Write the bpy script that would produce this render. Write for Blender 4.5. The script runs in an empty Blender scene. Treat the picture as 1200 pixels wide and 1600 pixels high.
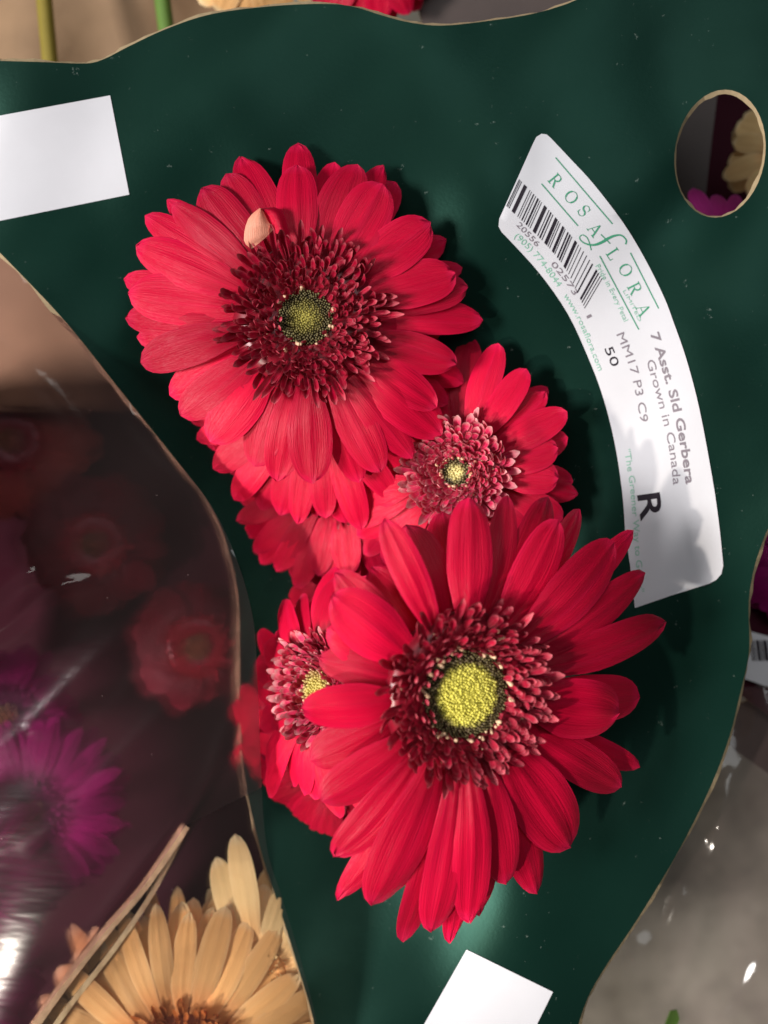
import bpy, bmesh, math, random
from mathutils import Vector, Matrix, noise
from mathutils.geometry import delaunay_2d_cdt

random.seed(7)
S = bpy.context.scene
C = S.collection
D = 0.32                       # camera height above the z = 0 level
PX = 0.0002                    # metres per photo pixel at z = 0

# ------------------------------------------------------------------ camera
cam_d = bpy.data.cameras.new('camera')
cam = bpy.data.objects.new('camera', cam_d)
C.objects.link(cam)
cam.location = (0, 0, D)
cam_d.sensor_fit = 'VERTICAL'
cam_d.sensor_height = 36
cam_d.sensor_width = 27
cam_d.lens = 36
cam_d.clip_start = 0.01
cam_d.clip_end = 20
cam_d.dof.use_dof = True
cam_d.dof.focus_distance = D - 0.014
cam_d.dof.aperture_fstop = 6.5
S.camera = cam

# ------------------------------------------------------------------ light
w = bpy.data.worlds.new('World')
S.world = w
w.use_nodes = True
bg = w.node_tree.nodes['Background']
bg.inputs[0].default_value = (0.95, 0.97, 1.0, 1)
bg.inputs[1].default_value = 0.045


def lamp(name, loc, target, size, power, col=(1, 1, 1), size_y=None):
    d = bpy.data.lights.new(name, 'AREA')
    d.shape = 'RECTANGLE'
    d.size = size
    d.size_y = size_y or size
    d.energy = power
    d.color = col
    o = bpy.data.objects.new(name, d)
    C.objects.link(o)
    o.location = loc
    o.rotation_euler = (Vector(target) - Vector(loc)).to_track_quat('-Z', 'Y').to_euler()
    return o


lamp('window_lamp', (-1.35, -0.20, 1.22), (0.0, 0.0, 0.0), 0.42, 45.0, (1.0, 0.96, 0.93))
lamp('ceiling_lamp', (-0.35, 0.75, 1.7), (0, 0, 0), 0.9, 2.5, (1.0, 0.97, 0.92), 0.3)
lamp('aisle_lamp', (0.34, 0.52, 1.6), (0, 0, 0), 0.8, 5.0, (0.95, 0.98, 1.0))

# narrow display spot: the warm patch from the orange gerbera up to the middle bloom
sd = bpy.data.lights.new('display_spot', 'SPOT')
sd.energy = 62
sd.color = (1.0, 0.90, 0.78)
sd.spot_size = math.radians(12.5)
sd.spot_blend = 0.7
sd.shadow_soft_size = 0.025
so = bpy.data.objects.new('display_spot', sd)
C.objects.link(so)
so.location = (-0.85, -0.60, 0.95)
so.rotation_euler = (Vector((-0.045, -0.085, 0)) - so.location).to_track_quat('-Z', 'Y').to_euler()

S.view_settings.view_transform = 'Standard'
S.view_settings.look = 'None'
S.view_settings.exposure = 0.0
S.view_settings.gamma = 1
S.render.engine = 'CYCLES'
S.cycles.max_bounces = 8
S.cycles.transparent_max_bounces = 16


# ------------------------------------------------------------------ helpers
def P(px, py, z):
    """the point at height z that the photo shows at pixel px, py"""
    k = PX * (D - z) / D
    return Vector(((px - 600) * k, (800 - py) * k, z))


def tag(o, label=None, cat=None, group=None, kind=None):
    if label:
        o['label'] = label
    if cat:
        o['category'] = cat
    if group:
        o['group'] = group
    if kind:
        o['kind'] = kind
    return o


def link(name, me, parent=None):
    o = bpy.data.objects.new(name, me)
    C.objects.link(o)
    if parent is not None:
        o.parent = parent
    return o


def mesh(name, verts, faces, mat, uvs=None, smooth=True):
    me = bpy.data.meshes.new(name)
    me.from_pydata([tuple(v) for v in verts], [], faces)
    for m in (mat if isinstance(mat, (list, tuple)) else [mat]):
        me.materials.append(m)
    if uvs is not None:
        uv = me.uv_layers.new(name='UVMap')
        for l in me.loops:
            uv.data[l.index].uv = uvs[l.vertex_index]
    if smooth:
        me.polygons.foreach_set('use_smooth', [True] * len(me.polygons))
    me.update()
    return me


def empty(name, loc=(0, 0, 0)):
    o = bpy.data.objects.new(name, None)
    o.empty_display_size = 0.01
    o.location = loc
    C.objects.link(o)
    return o


# ------------------------------------------------------------------ materials
class N:
    def __init__(s, name):
        s.m = bpy.data.materials.new(name)
        s.m.use_nodes = True
        s.t = s.m.node_tree
        s.t.nodes.clear()
        s.out = s.n('ShaderNodeOutputMaterial')

    def n(s, kind, **kw):
        nd = s.t.nodes.new(kind)
        for k, v in kw.items():
            setattr(nd, k, v)
        return nd

    def l(s, a, b):
        s.t.links.new(a, b)

    def math(s, op, a, b=None, clamp=False):
        nd = s.n('ShaderNodeMath', operation=op, use_clamp=clamp)
        for i, v in enumerate((a, b)):
            if v is None:
                continue
            if hasattr(v, 'links'):
                s.l(v, nd.inputs[i])
            else:
                nd.inputs[i].default_value = v
        return nd.outputs[0]

    def mix(s, f, a, b):
        nd = s.n('ShaderNodeMix', data_type='RGBA')
        for i, v in ((0, f), (6, a), (7, b)):
            if hasattr(v, 'links'):
                s.l(v, nd.inputs[i])
            else:
                nd.inputs[i].default_value = v if i == 0 else (*v, 1)
        return nd.outputs[2]

    def noise(s, vec, scale, detail=3, rough=0.5):
        nd = s.n('ShaderNodeTexNoise')
        nd.inputs['Scale'].default_value = scale
        nd.inputs['Detail'].default_value = detail
        nd.inputs['Roughness'].default_value = rough
        if vec is not None:
            s.l(vec, nd.inputs['Vector'])
        return nd.outputs[0]

    def ramp(s, f, pts):
        nd = s.n('ShaderNodeValToRGB')
        e = nd.color_ramp.elements
        while len(e) < len(pts):
            e.new(0.5)
        for i, (p, c) in enumerate(pts):
            e[i].position = p
            e[i].color = (*c, 1)
        s.l(f, nd.inputs[0])
        return nd.outputs[0]

    def bump(s, h, strength, dist):
        nd = s.n('ShaderNodeBump')
        nd.inputs['Strength'].default_value = strength
        nd.inputs['Distance'].default_value = dist
        s.l(h, nd.inputs['Height'])
        return nd.outputs[0]

    def bsdf(s, color, rough=0.5, spec=0.5, normal=None, **kw):
        b = s.n('ShaderNodeBsdfPrincipled')
        for k, v in (('Base Color', color), ('Roughness', rough), ('Specular IOR Level', spec)):
            if hasattr(v, 'links'):
                s.l(v, b.inputs[k])
            else:
                b.inputs[k].default_value = (*v, 1) if k == 'Base Color' else v
        for k, v in kw.items():
            k = k.replace('_', ' ')
            b.inputs[k].default_value = (*v, 1) if isinstance(v, tuple) else v
        if normal is not None:
            s.l(normal, b.inputs['Normal'])
        return b.outputs[0]

    def done(s, sh):
        s.l(sh, s.out.inputs['Surface'])
        return s.m


def petal_material(name, base, mid, edge, sheen=(1, 0.5, 0.6), sheen_w=0.05, trans=0.15, rough=0.42, strong=1.0, edge_at=0.9, spec=0.24):
    """long petals: colour runs from the base (v = 0) to the tip, with fine lengthwise nerves"""
    k = N(name)
    uv = k.n('ShaderNodeUVMap').outputs[0]
    sep = k.n('ShaderNodeSeparateXYZ')
    k.l(uv, sep.inputs[0])
    oi = k.n('ShaderNodeObjectInfo').outputs['Random']
    cmb = k.n('ShaderNodeCombineXYZ')
    k.l(k.math('MULTIPLY', sep.outputs[0], 13.0), cmb.inputs[0])
    k.l(k.math('MULTIPLY', sep.outputs[1], 0.9), cmb.inputs[1])
    k.l(k.math('MULTIPLY', oi, 37.0), cmb.inputs[2])
    streak = k.noise(cmb.outputs[0], 3.0, 4, 0.6)
    blot = k.noise(cmb.outputs[0], 0.6, 2)
    c = k.ramp(sep.outputs[1], [(0.0, base), (0.45, mid), (edge_at, mid), (1.0, edge)])
    side = k.math('POWER', k.math('ABSOLUTE', k.math('MULTIPLY_ADD', sep.outputs[0], 2.0)), 5.0)
    # u runs 0..1: |2u-1|^5 lightens the margins
    side_n = k.n('ShaderNodeMath', operation='MULTIPLY_ADD')
    k.l(sep.outputs[0], side_n.inputs[0])
    side_n.inputs[1].default_value = 2
    side_n.inputs[2].default_value = -1
    side = k.math('POWER', k.math('ABSOLUTE', side_n.outputs[0]), 7.0)
    c = k.mix(k.math('MULTIPLY', side, 0.35), c, edge)
    dark = tuple(v * 0.55 for v in mid)
    c = k.mix(k.math('MULTIPLY', k.math('SUBTRACT', streak, 0.45, True), 0.8 * strong, True), c, dark)
    c = k.mix(k.math('MULTIPLY', k.math('SUBTRACT', blot, 0.5, True), 0.9 * strong, True), c, edge)
    hsv = k.n('ShaderNodeHueSaturation')
    k.l(c, hsv.inputs['Color'])
    k.l(k.math('MULTIPLY_ADD', oi, 0.3), hsv.inputs['Value'])
    hv = k.n('ShaderNodeMath', operation='MULTIPLY_ADD')
    k.l(oi, hv.inputs[0])
    hv.inputs[1].default_value = 0.46
    hv.inputs[2].default_value = 0.72
    k.l(hv.outputs[0], hsv.inputs['Value'])
    c = hsv.outputs[0]
    nb = k.bump(streak, 0.5, 0.0006)
    b = k.bsdf(c, rough, spec, nb, Sheen_Weight=sheen_w, Sheen_Roughness=0.4, Sheen_Tint=sheen)
    tr = k.n('ShaderNodeBsdfTranslucent')
    k.l(c, tr.inputs[0])
    mx = k.n('ShaderNodeMixShader')
    mx.inputs[0].default_value = trans
    k.l(b, mx.inputs[1])
    k.l(tr.outputs[0], mx.inputs[2])
    return k.done(mx.outputs[0])


RED = petal_material('red_petal', (0.36, 0.0008, 0.020), (0.64, 0.0012, 0.038), (0.80, 0.010, 0.085))
RED_FL = petal_material('red_floret', (0.20, 0.002, 0.012), (0.44, 0.003, 0.034), (0.74, 0.15, 0.19), sheen_w=0.05, rough=0.3, edge_at=0.72, spec=0.4)
RED_FL2 = petal_material('bright_floret', (0.42, 0.005, 0.04), (0.76, 0.025, 0.12), (0.95, 0.50, 0.50), sheen_w=0.05, rough=0.33, edge_at=0.6, spec=0.4)
PEACH = petal_material('peach_underside', (0.75, 0.22, 0.14), (0.85, 0.36, 0.24), (0.85, 0.42, 0.3), sheen_w=0.1, strong=1.8)
ORANGE = petal_material('orange_petal', (0.98, 0.26, 0.06), (1.0, 0.56, 0.22), (1.0, 0.78, 0.46), (1, 0.8, 0.6), 0.1, strong=0.5)
ORANGE_FL = petal_material('orange_floret', (0.25, 0.05, 0.02), (0.55, 0.16, 0.04), (0.75, 0.36, 0.12), (1, 0.8, 0.6), 0.1)
CREAM = petal_material('cream_petal', (0.95, 0.42, 0.14), (0.97, 0.68, 0.32), (0.98, 0.82, 0.50), (1, 0.9, 0.8), 0.1, strong=0.4)
PURPLE = petal_material('purple_petal', (0.15, 0.001, 0.06), (0.30, 0.002, 0.135), (0.38, 0.008, 0.18), (1, 0.4, 0.9), 0.15)
PURPLE_FL = petal_material('purple_floret', (0.08, 0.002, 0.04), (0.2, 0.003, 0.09), (0.3, 0.02, 0.2), (1, 0.4, 0.9), 0.15)
PINK = petal_material('pink_petal', (0.7, 0.02, 0.30), (0.90, 0.06, 0.50), (0.92, 0.12, 0.60), (1, 0.6, 0.9), 0.15)
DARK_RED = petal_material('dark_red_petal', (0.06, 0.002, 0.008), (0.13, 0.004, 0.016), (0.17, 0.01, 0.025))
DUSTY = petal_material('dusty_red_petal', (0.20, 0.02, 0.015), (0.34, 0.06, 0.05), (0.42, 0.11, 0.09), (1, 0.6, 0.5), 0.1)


def plain(name, col, rough=0.5, spec=0.5, var=0.15, scale=60.0, bump=0.0, **kw):
    k = N(name)
    tc = k.n('ShaderNodeTexCoord').outputs['Object']
    f = k.noise(tc, scale, 5, 0.6)
    c = k.mix(f, tuple(v * (1 - var) for v in col), tuple(min(1, v * (1 + var)) for v in col))
    nb = k.bump(f, bump, 0.001) if bump else None
    return k.done(k.bsdf(c, rough, spec, nb, **kw))


def card_material():
    k = N('green_printed_card')
    tc = k.n('ShaderNodeTexCoord').outputs['Object']
    big = k.noise(tc, 9.0, 3, 0.5)
    fine = k.noise(tc, 900.0, 3, 0.6)
    scuff = k.noise(tc, 260.0, 6, 0.75)
    c = k.ramp(big, [(0.3, (0.003, 0.012, 0.009)), (0.7, (0.0035, 0.019, 0.0135))])
    specks = k.math('GREATER_THAN', scuff, 0.675)
    c = k.mix(k.math('MULTIPLY', specks, 0.35), c, (0.25, 0.3, 0.27))
    rr = k.ramp(k.noise(tc, 14.0, 4, 0.6), [(0.3, (0.30,) * 3), (0.75, (0.46,) * 3)])
    nb = k.bump(fine, 0.08, 0.0004)
    return k.done(k.bsdf(c, rr, 0.20, nb, Specular_Tint=(0.38, 1.0, 0.76)))


CARD = card_material()
KRAFT = plain('kraft_edge', (0.42, 0.32, 0.19), 0.85, 0.2, 0.25, 400, 0.3)
KRAFT_PALE = plain('pale_kraft_edge', (0.62, 0.50, 0.30), 0.85, 0.2, 0.3, 300, 0.4)
KRAFT_DARK = plain('kraft_sheet', (0.30, 0.19, 0.11), 0.7, 0.3, 0.3, 40, 0.1)
PAPER = plain('white_label_paper', (0.66, 0.66, 0.70), 0.25, 0.5, 0.03, 120)
INK = plain('black_ink', (0.012, 0.006, 0.014), 0.4, 0.4)
INK_GREY = plain('grey_ink', (0.22, 0.19, 0.22), 0.4, 0.4)
INK_GREEN = plain('green_ink', (0.05, 0.30, 0.17), 0.4, 0.4)
INK_PALE = plain('pale_green_ink', (0.25, 0.50, 0.38), 0.4, 0.4)
STEM = plain('green_stem', (0.12, 0.22, 0.04), 0.5, 0.4, 0.2, 90)
OLIVE = plain('olive_stem', (0.26, 0.20, 0.03), 0.5, 0.4, 0.2, 90)
PLUM = plain('plum_sleeve', (0.042, 0.004, 0.012), 0.7, 0.12, 0.4, 30)
GREYBROWN = plain('grey_brown_panel', (0.075, 0.055, 0.05), 0.5, 0.4, 0.3, 40)
CREAM_BUD = plain('cream_anther', (0.75, 0.50, 0.32), 0.4, 0.4, 0.2, 900)
CONCRETE = None


def concrete():
    k = N('concrete_floor')
    tc = k.n('ShaderNodeTexCoord').outputs['Object']
    a = k.noise(tc, 6.0, 6, 0.65)
    b = k.noise(tc, 55.0, 5, 0.7)
    c = k.ramp(a, [(0.38, (0.16, 0.145, 0.11)), (0.62, (0.44, 0.41, 0.34))])
    c = k.mix(k.math('MULTIPLY', k.math('SUBTRACT', b, 0.5, True), 2.0, True), c, (0.05, 0.045, 0.04))
    return k.done(k.bsdf(c, 0.6, 0.4, k.bump(b, 0.3, 0.003)))


def film_material(name, haze=0.035, tint=(0.90, 0.88, 0.88), rough=0.07, frost=0.4, frost_rough=0.3, ior=1.03):
    k = N(name)
    tc = k.n('ShaderNodeTexCoord').outputs['Object']
    mp = k.n('ShaderNodeMapping')
    mp.inputs['Rotation'].default_value = (0, 0, math.radians(-42))
    mp.inputs['Scale'].default_value = (14, 80, 20)
    k.l(tc, mp.inputs[0])
    f = k.noise(mp.outputs[0], 1.0, 3, 0.5)
    nb = k.bump(f, 0.12, 0.003)
    lw = k.n('ShaderNodeFresnel')
    lw.inputs['IOR'].default_value = 1.5
    k.l(nb, lw.inputs['Normal'])
    tr = k.n('ShaderNodeBsdfTransparent')
    tr.inputs[0].default_value = (*tint, 1)
    gl = k.n('ShaderNodeBsdfGlossy')
    gl.inputs['Roughness'].default_value = rough
    k.l(nb, gl.inputs['Normal'])
    df = k.n('ShaderNodeBsdfDiffuse')
    df.inputs[0].default_value = (0.72, 0.52, 0.52, 1)
    m1 = k.n('ShaderNodeMixShader')
    specks = k.noise(tc, 420.0, 4, 0.7)
    sp = k.math('MULTIPLY', k.math('GREATER_THAN', specks, 0.74), 0.3)
    hz = k.math('MULTIPLY_ADD', k.noise(tc, 12.0, 3), haze)
    hn = k.math('ADD', k.math('MULTIPLY', k.noise(tc, 12.0, 3), 2 * haze), sp)
    k.l(hn, m1.inputs[0])
    k.l(tr.outputs[0], m1.inputs[1])
    k.l(df.outputs[0], m1.inputs[2])
    rf = k.n('ShaderNodeBsdfRefraction')
    rf.inputs['Color'].default_value = (*tint, 1)
    rf.inputs['IOR'].default_value = ior
    rf.inputs['Roughness'].default_value = frost_rough
    mf = k.n('ShaderNodeMixShader')
    mf.inputs[0].default_value = frost
    k.l(tr.outputs[0], mf.inputs[1])
    k.l(rf.outputs[0], mf.inputs[2])
    k.l(mf.outputs[0], m1.inputs[1])
    m2 = k.n('ShaderNodeMixShader')
    k.l(k.math('MULTIPLY', lw.outputs[0], 1.2, True), m2.inputs[0])
    k.l(m1.outputs[0], m2.inputs[1])
    k.l(gl.outputs[0], m2.inputs[2])
    return k.done(m2.outputs[0])


FILM = film_material('clear_film', 0.010, (0.86, 0.70, 0.75), 0.09, 0.42, 0.40, 1.12)
FILM_CLEAR = film_material('clear_film_smooth', 0.008, (0.95, 0.94, 0.93), 0.06, 0.05, 0.4, 1.1)


def eye_material(name, inner, ring, r_in, r_out):
    """tiny disc buds: colour by the distance from the flower's own axis"""
    k = N(name)
    at = k.n('ShaderNodeAttribute', attribute_name='ring')
    tc = k.n('ShaderNodeTexCoord').outputs['Object']
    f = k.math('ADD', at.outputs['Fac'], k.math('MULTIPLY', k.math('SUBTRACT', k.noise(tc, 500, 2), 0.5), 0.25))
    tip = k.n('ShaderNodeAttribute', attribute_name='tip')
    c = k.ramp(f, [(r_in, inner), (r_out, ring)])
    c = k.mix(k.math('MULTIPLY', tip.outputs['Fac'], 0.5), c, (0.50, 0.46, 0.16))
    return k.done(k.bsdf(c, 0.45, 0.4))


EYE_YELLOW = eye_material('yellow_eye', (0.72, 0.66, 0.11), (0.045, 0.018, 0.012), 0.62, 0.76)
EYE_OLIVE = eye_material('olive_eye', (0.40, 0.35, 0.07), (0.035, 0.022, 0.012), 0.15, 0.75)
EYE_PALE = eye_material('pale_eye', (0.55, 0.46, 0.12), (0.30, 0.16, 0.06), 0.5, 0.9)
EYE_MOTTLED = eye_material('mottled_eye', (0.62, 0.55, 0.22), (0.04, 0.02, 0.012), 0.35, 0.75)
EYE_BROWN = eye_material('brown_eye', (0.25, 0.08, 0.03), (0.10, 0.03, 0.02), 0.3, 0.9)


# ------------------------------------------------------------------ sheets of card, paper and film
AX, AY = 400, 1060


def card_z(px, py):
    r = math.hypot(px - AX, py - AY)
    z = -0.075 + 0.085 * (1 - math.exp(-r / 450))
    z += 0.0016 * math.sin(px / 95 + 1.3 * math.sin(py / 230)) * min(1, r / 600)
    z += 0.0022 * math.sin((px * 0.5 - py * 0.8) / 120 + 0.6)
    z += 0.0014 * math.sin((px * 0.9 + py * 0.5) / 75 + 2.0)
    g = noise.noise(Vector((px / 170, py / 260, 3.1)))
    h = noise.noise(Vector(((px * 0.8 + py * 0.6) / 90, (py * 0.8 - px * 0.6) / 330, 8.4)))
    z += (0.0030 * g + 0.0012 * h) * min(1, r / 500)
    return z


def smooth_poly(pts, n=6, closed=False):
    """Catmull-Rom through the points"""
    out = []
    m = len(pts)
    rng = range(m) if closed else range(m - 1)
    for i in rng:
        g = (lambda j: pts[j % m]) if closed else (lambda j: pts[max(0, min(m - 1, j))])
        p0, p1, p2, p3 = g(i - 1), g(i), g(i + 1), g(i + 2)
        for q in range(n):
            t = q / n
            out.append(tuple(0.5 * (2 * b + (c - a) * t + (2 * a - 5 * b + 4 * c - d) * t * t + (3 * b - a - 3 * c + d) * t ** 3)
                             for a, b, c, d in zip(p0, p1, p2, p3)))
    if not closed:
        out.append(tuple(pts[-1]))
    return out


def inside(p, poly):
    x, y = p
    r = False
    j = len(poly) - 1
    for i in range(len(poly)):
        xi, yi = poly[i]
        xj, yj = poly[j]
        if (yi > y) != (yj > y) and x < (xj - xi) * (y - yi) / (yj - yi) + xi:
            r = not r
        j = i
    return r


def flat_tris(outline, step, hole=None):
    pts = [Vector(p) for p in outline]
    n = len(pts)
    edges = [(i, (i + 1) % n) for i in range(n)]
    if hole:
        h0 = len(pts)
        pts += [Vector(p) for p in hole]
        edges += [(h0 + i, h0 + (i + 1) % len(hole)) for i in range(len(hole))]
    xs = [p[0] for p in outline]
    ys = [p[1] for p in outline]
    y = min(ys) + step * 0.4
    row = 0
    while y < max(ys):
        x = min(xs) + step * (0.3 + 0.5 * (row % 2))
        while x < max(xs):
            if inside((x, y), outline) and not (hole and inside((x, y), hole)):
                pts.append(Vector((x, y)))
            x += step
        y += step * 0.87
        row += 1
    v, e, f, *_ = delaunay_2d_cdt(pts, edges, [], 0, 1e-5)
    v = [tuple(q) for q in v]
    keep = []
    for t in f:
        cx = sum(v[i][0] for i in t) / 3
        cy = sum(v[i][1] for i in t) / 3
        if inside((cx, cy), outline) and not (hole and inside((cx, cy), hole)):
            keep.append(tuple(t))
    return v, keep


def sheet(name, outline, zf, mats, parent=None, thick=0.0, step=30, hole=None, lift=0.0, lip=0.0):
    """a bent sheet over a photo-pixel outline; mats = [front, rim and back]"""
    v, f = flat_tris(outline, step, hole)
    top = [P(x, y, zf(x, y) + lift) for x, y in v]
    # keep the front facing up
    tris = []
    for a, b, c in f:
        nz = (top[b] - top[a]).cross(top[c] - top[a]).z
        tris.append((a, b, c) if nz > 0 else (a, c, b))
    if not thick:
        return link(name, mesh(name, top, tris, mats), parent)
    nrm = [Vector((0, 0, 0)) for _ in top]
    for t in tris:
        q = (top[t[1]] - top[t[0]]).cross(top[t[2]] - top[t[0]])
        for i in t:
            nrm[i] += q
    n = len(top)
    cnt = {}
    for t in tris:
        for i in range(3):
            cnt[(t[i], t[(i + 1) % 3])] = True
    rim = [(a, b) for (a, b) in cnt if (b, a) not in cnt]
    # the cut edge slopes outwards a little, as pressed card does: raw fibre shows from the front
    outw = {}
    for a, b in rim:
        d = (top[b] - top[a])
        q = Vector((d.y, -d.x, 0)).normalized()
        for i in (a, b):
            outw[i] = outw.get(i, Vector((0, 0, 0))) + q
    low_v = []
    for i, (p, q) in enumerate(zip(top, nrm)):
        q = p - q.normalized() * thick
        if i in outw:
            q = q + outw[i].normalized() * lip * max(0.25, 0.8 + 0.6 * noise.noise(p * 90) + 0.5 * noise.noise(p * 420))
        low_v.append(q)
    verts = top + low_v
    faces = list(tris) + [(a + n, c + n, b + n) for a, b, c in tris]
    for a, b in rim:
        k = len(verts)
        verts += [top[b], top[a], low_v[a], low_v[b]]
        faces.append((k, k + 1, k + 2, k + 3))
    me = mesh(name, verts, faces, mats)
    k = len(tris)
    me.polygons.foreach_set('material_index', [0] * k + [1] * (len(faces) - k))
    return link(name, me, parent)


# ------------------------------------------------------------------ floor
CONCRETE = concrete()
fl = link('floor', mesh('floor', [(-2, -2, -0.45), (2, -2, -0.45), (2, 2, -0.45), (-2, 2, -0.45)], [(0, 1, 2, 3)], CONCRETE))
tag(fl, 'grey concrete shop floor seen below the bouquets', None, None, 'structure')

# ------------------------------------------------------------------ the green sleeve
sleeve = empty('flower_sleeve', P(AX, AY, -0.075))
sleeve_inv = Matrix.Translation(-sleeve.location)
tag(sleeve, 'dark green printed card sleeve with a white label around the red gerberas', 'sleeve')

top_edge = [(-60, 92), (0, 95), (70, 97), (135, 99), (165, 91), (200, 73), (260, 45), (330, 22), (420, 10), (500, 6), (550, 10), (600, 25),
            (640, 35), (690, 40), (760, 33), (830, 22), (880, 8), (930, -10), (1060, -40), (1180, -30)]
far = [(1280, 60), (1330, 300), (1290, 560)]
right_edge = [(1215, 790), (1196, 835), (1179, 885), (1170, 940), (1171, 1000), (1168, 1035), (1155, 1090), (1140, 1150), (1110, 1230), (1060, 1330), (1000, 1430),
              (940, 1520), (912, 1575), (890, 1650), (860, 1720)]
low = [(700, 1760), (480, 1720)]
left_edge = [(494, 1620), (462, 1500), (430, 1400), (405, 1320), (380, 1200), (375, 1050), (372, 930), (352, 845), (325, 785), (260, 700), (180, 600), (100, 500), (0, 395), (-60, 335)]
outline = smooth_poly(top_edge + far + right_edge + low + left_edge, 4, True)
hole = [(1125 + 71 * math.cos(a) - 8 * math.sin(a), 240 + 100 * math.sin(a)) for a in [i * math.tau / 40 for i in range(40)]]


def child(o):
    o.matrix_parent_inverse = sleeve_inv
    return o


child(sheet('card_panel', outline, card_z, [CARD, KRAFT], sleeve, 0.0011, 22, hole, 0, 0.0012))

# clear film of the sleeve, lower left
film_out = smooth_poly([(-120, 300), (0, 396), (100, 501), (180, 601), (260, 701), (330, 790), (372, 880), (396, 970), (402, 1060), (408, 1200), (416, 1320),
                        (440, 1400), (470, 1500), (500, 1620), (510, 1720)], 4) + [(-120, 1720)]


CREASES = [((-40, 1000), (140, 900), 0.0022, 13), ((-60, 960), (60, 890), 0.002, 12), ((-20, 985), (230, 800), 0.0010, 15), ((60, 1010), (300, 760), 0.0008, 14), ((-60, 470), (150, 700), 0.0012, 16),
           ((40, 1140), (130, 1120), 0.0012, 9), ((150, 1130), (330, 900), 0.0007, 14), ((200, 640), (330, 800), 0.0010, 12), ((300, 1250), (395, 1080), 0.0012, 12), ((90, 1500), (330, 1240), 0.0012, 12),
           ((-80, 1240), (330, 880), 0.0011, 14), ((-60, 1090), (180, 880), 0.0012, 13), ((-80, 860), (170, 640), 0.0010, 15), ((30, 1330), (390, 1000), 0.0009, 14), ((-90, 700), (120, 520), 0.0011, 16)]


def film_z(px, py):
    z = -0.004 - 0.000016 * (420 - px)
    u = (px * 0.75 + py * 0.66)
    v = (px * 0.66 - py * 0.75)
    z += 0.0006 * math.sin(u / 70 + 0.8 * math.sin(v / 160)) * max(0, min(1, (410 - px) / 120))
    for (ax_, ay_), (bx_, by_), hh, sg in CREASES:
        dx, dy = bx_ - ax_, by_ - ay_
        l2 = dx * dx + dy * dy
        t = ((px - ax_) * dx + (py - ay_) * dy) / l2
        if -0.1 < t < 1.1:
            dist = ((px - ax_) * dy - (py - ay_) * dx) / math.sqrt(l2) + 6 * math.sin(t * 7)
            z += hh * (0.95 if hh > 0.0019 else 0.36) * math.exp(-(dist / sg) ** 2) * max(0, math.sin(math.pi * min(1, max(0, t)))) ** 0.5
    z += 0.00022 * math.sin(u / 23 + 1.5 * math.sin(v / 90)) * max(0, min(1, (380 - px) / 200))
    return z


SPLIT = [(409, 1230), (290, 1290), (225, 1385), (165, 1455), (50, 1600), (-60, 1740)]
i_s = min(range(len(film_out)), key=lambda i: math.hypot(film_out[i][0] - 409, film_out[i][1] - 1230))
film_up = film_out[:i_s] + SPLIT + [(-120, 1740)]
film_low = film_out[i_s + 1:-1] + [(510, 1740)] + SPLIT[::-1]
film = child(sheet('clear_film', film_up, film_z, [FILM], sleeve, 0, 9))
film['label'] = 'dull crinkled plastic film left of the red gerberas'
film = child(sheet('clear_film', film_low, film_z, [FILM_CLEAR], sleeve, 0, 14))
film['label'] = 'clear plastic film over the orange gerbera'


# printed white squares on the card
def patch(pts, name, label, lift=0.00025):
    v = []
    n = 10
    a, b, c, d = [Vector(q) for q in pts]
    for j in range(n + 1):
        for i in range(n + 1):
            s, t = i / n, j / n
            q = (a * (1 - s) + b * s) * (1 - t) + (d * (1 - s) + c * s) * t
            v.append(P(q.x, q.y, card_z(q.x, q.y) + lift))
    f = [(j * (n + 1) + i, (j + 1) * (n + 1) + i, (j + 1) * (n + 1) + i + 1, j * (n + 1) + i + 1) for j in range(n) for i in range(n)]
    o = child(link(name, mesh(name, v, f, PAPER), sleeve))
    o['label'] = label
    return o


patch([(-62, 192), (172, 149), (202, 304), (-25, 350)], 'white_square', 'blank white square printed near the upper left of the card')
patch([(729, 1484), (864, 1550), (780, 1720), (640, 1640)], 'white_square', 'blank white square printed at the bottom of the card')

# ------------------------------------------------------------------ the white label and its print
lab = smooth_poly([(860, 215), (893, 250), (927, 287), (973, 347), (1007, 403), (1037, 463), (1053, 505), (1073, 563), (1093, 640), (1113, 747), (1123, 815), (1129, 872)], 4)
lab += [(1130, 884), (1127, 897), (1119, 906), (1108, 912)]
lab += [(1050, 930), (992, 950), (984, 880)]
lab += smooth_poly([(977, 833), (972, 767), (960, 690), (942, 620), (920, 561), (887, 490), (843, 427), (793, 372)], 4)
lab += [(784, 363), (779, 354), (780, 342)] + [(808, 280), (833, 224)] + [(838, 214), (846, 209), (854, 210)]
label_o = child(sheet('white_label', lab, card_z, [PAPER, PAPER], sleeve, 0, 14, None, 0.0004))
label_o['label'] = 'curved white shop label with barcode and green lettering'
LZ = 0.00055


def on_label(x, y):
    return P(x, y, card_z(x, y) + LZ)


def ink(name, verts2, faces, mat):
    vs = [on_label(*q) for q in verts2]
    fs = []
    for f in faces:
        nz = (vs[f[1]] - vs[f[0]]).cross(vs[f[2]] - vs[f[0]]).z
        fs.append(tuple(f) if nz > 0 else tuple(reversed(f)))
    o = link(name, mesh(name, vs, fs, mat, smooth=False), label_o)
    return o


def along(path, s):
    for i in range(len(path) - 1):
        a, b = Vector(path[i]), Vector(path[i + 1])
        l = (b - a).length
        if s <= l or i == len(path) - 2:
            d = (b - a) / l
            return a + d * s, d
        s -= l


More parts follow.
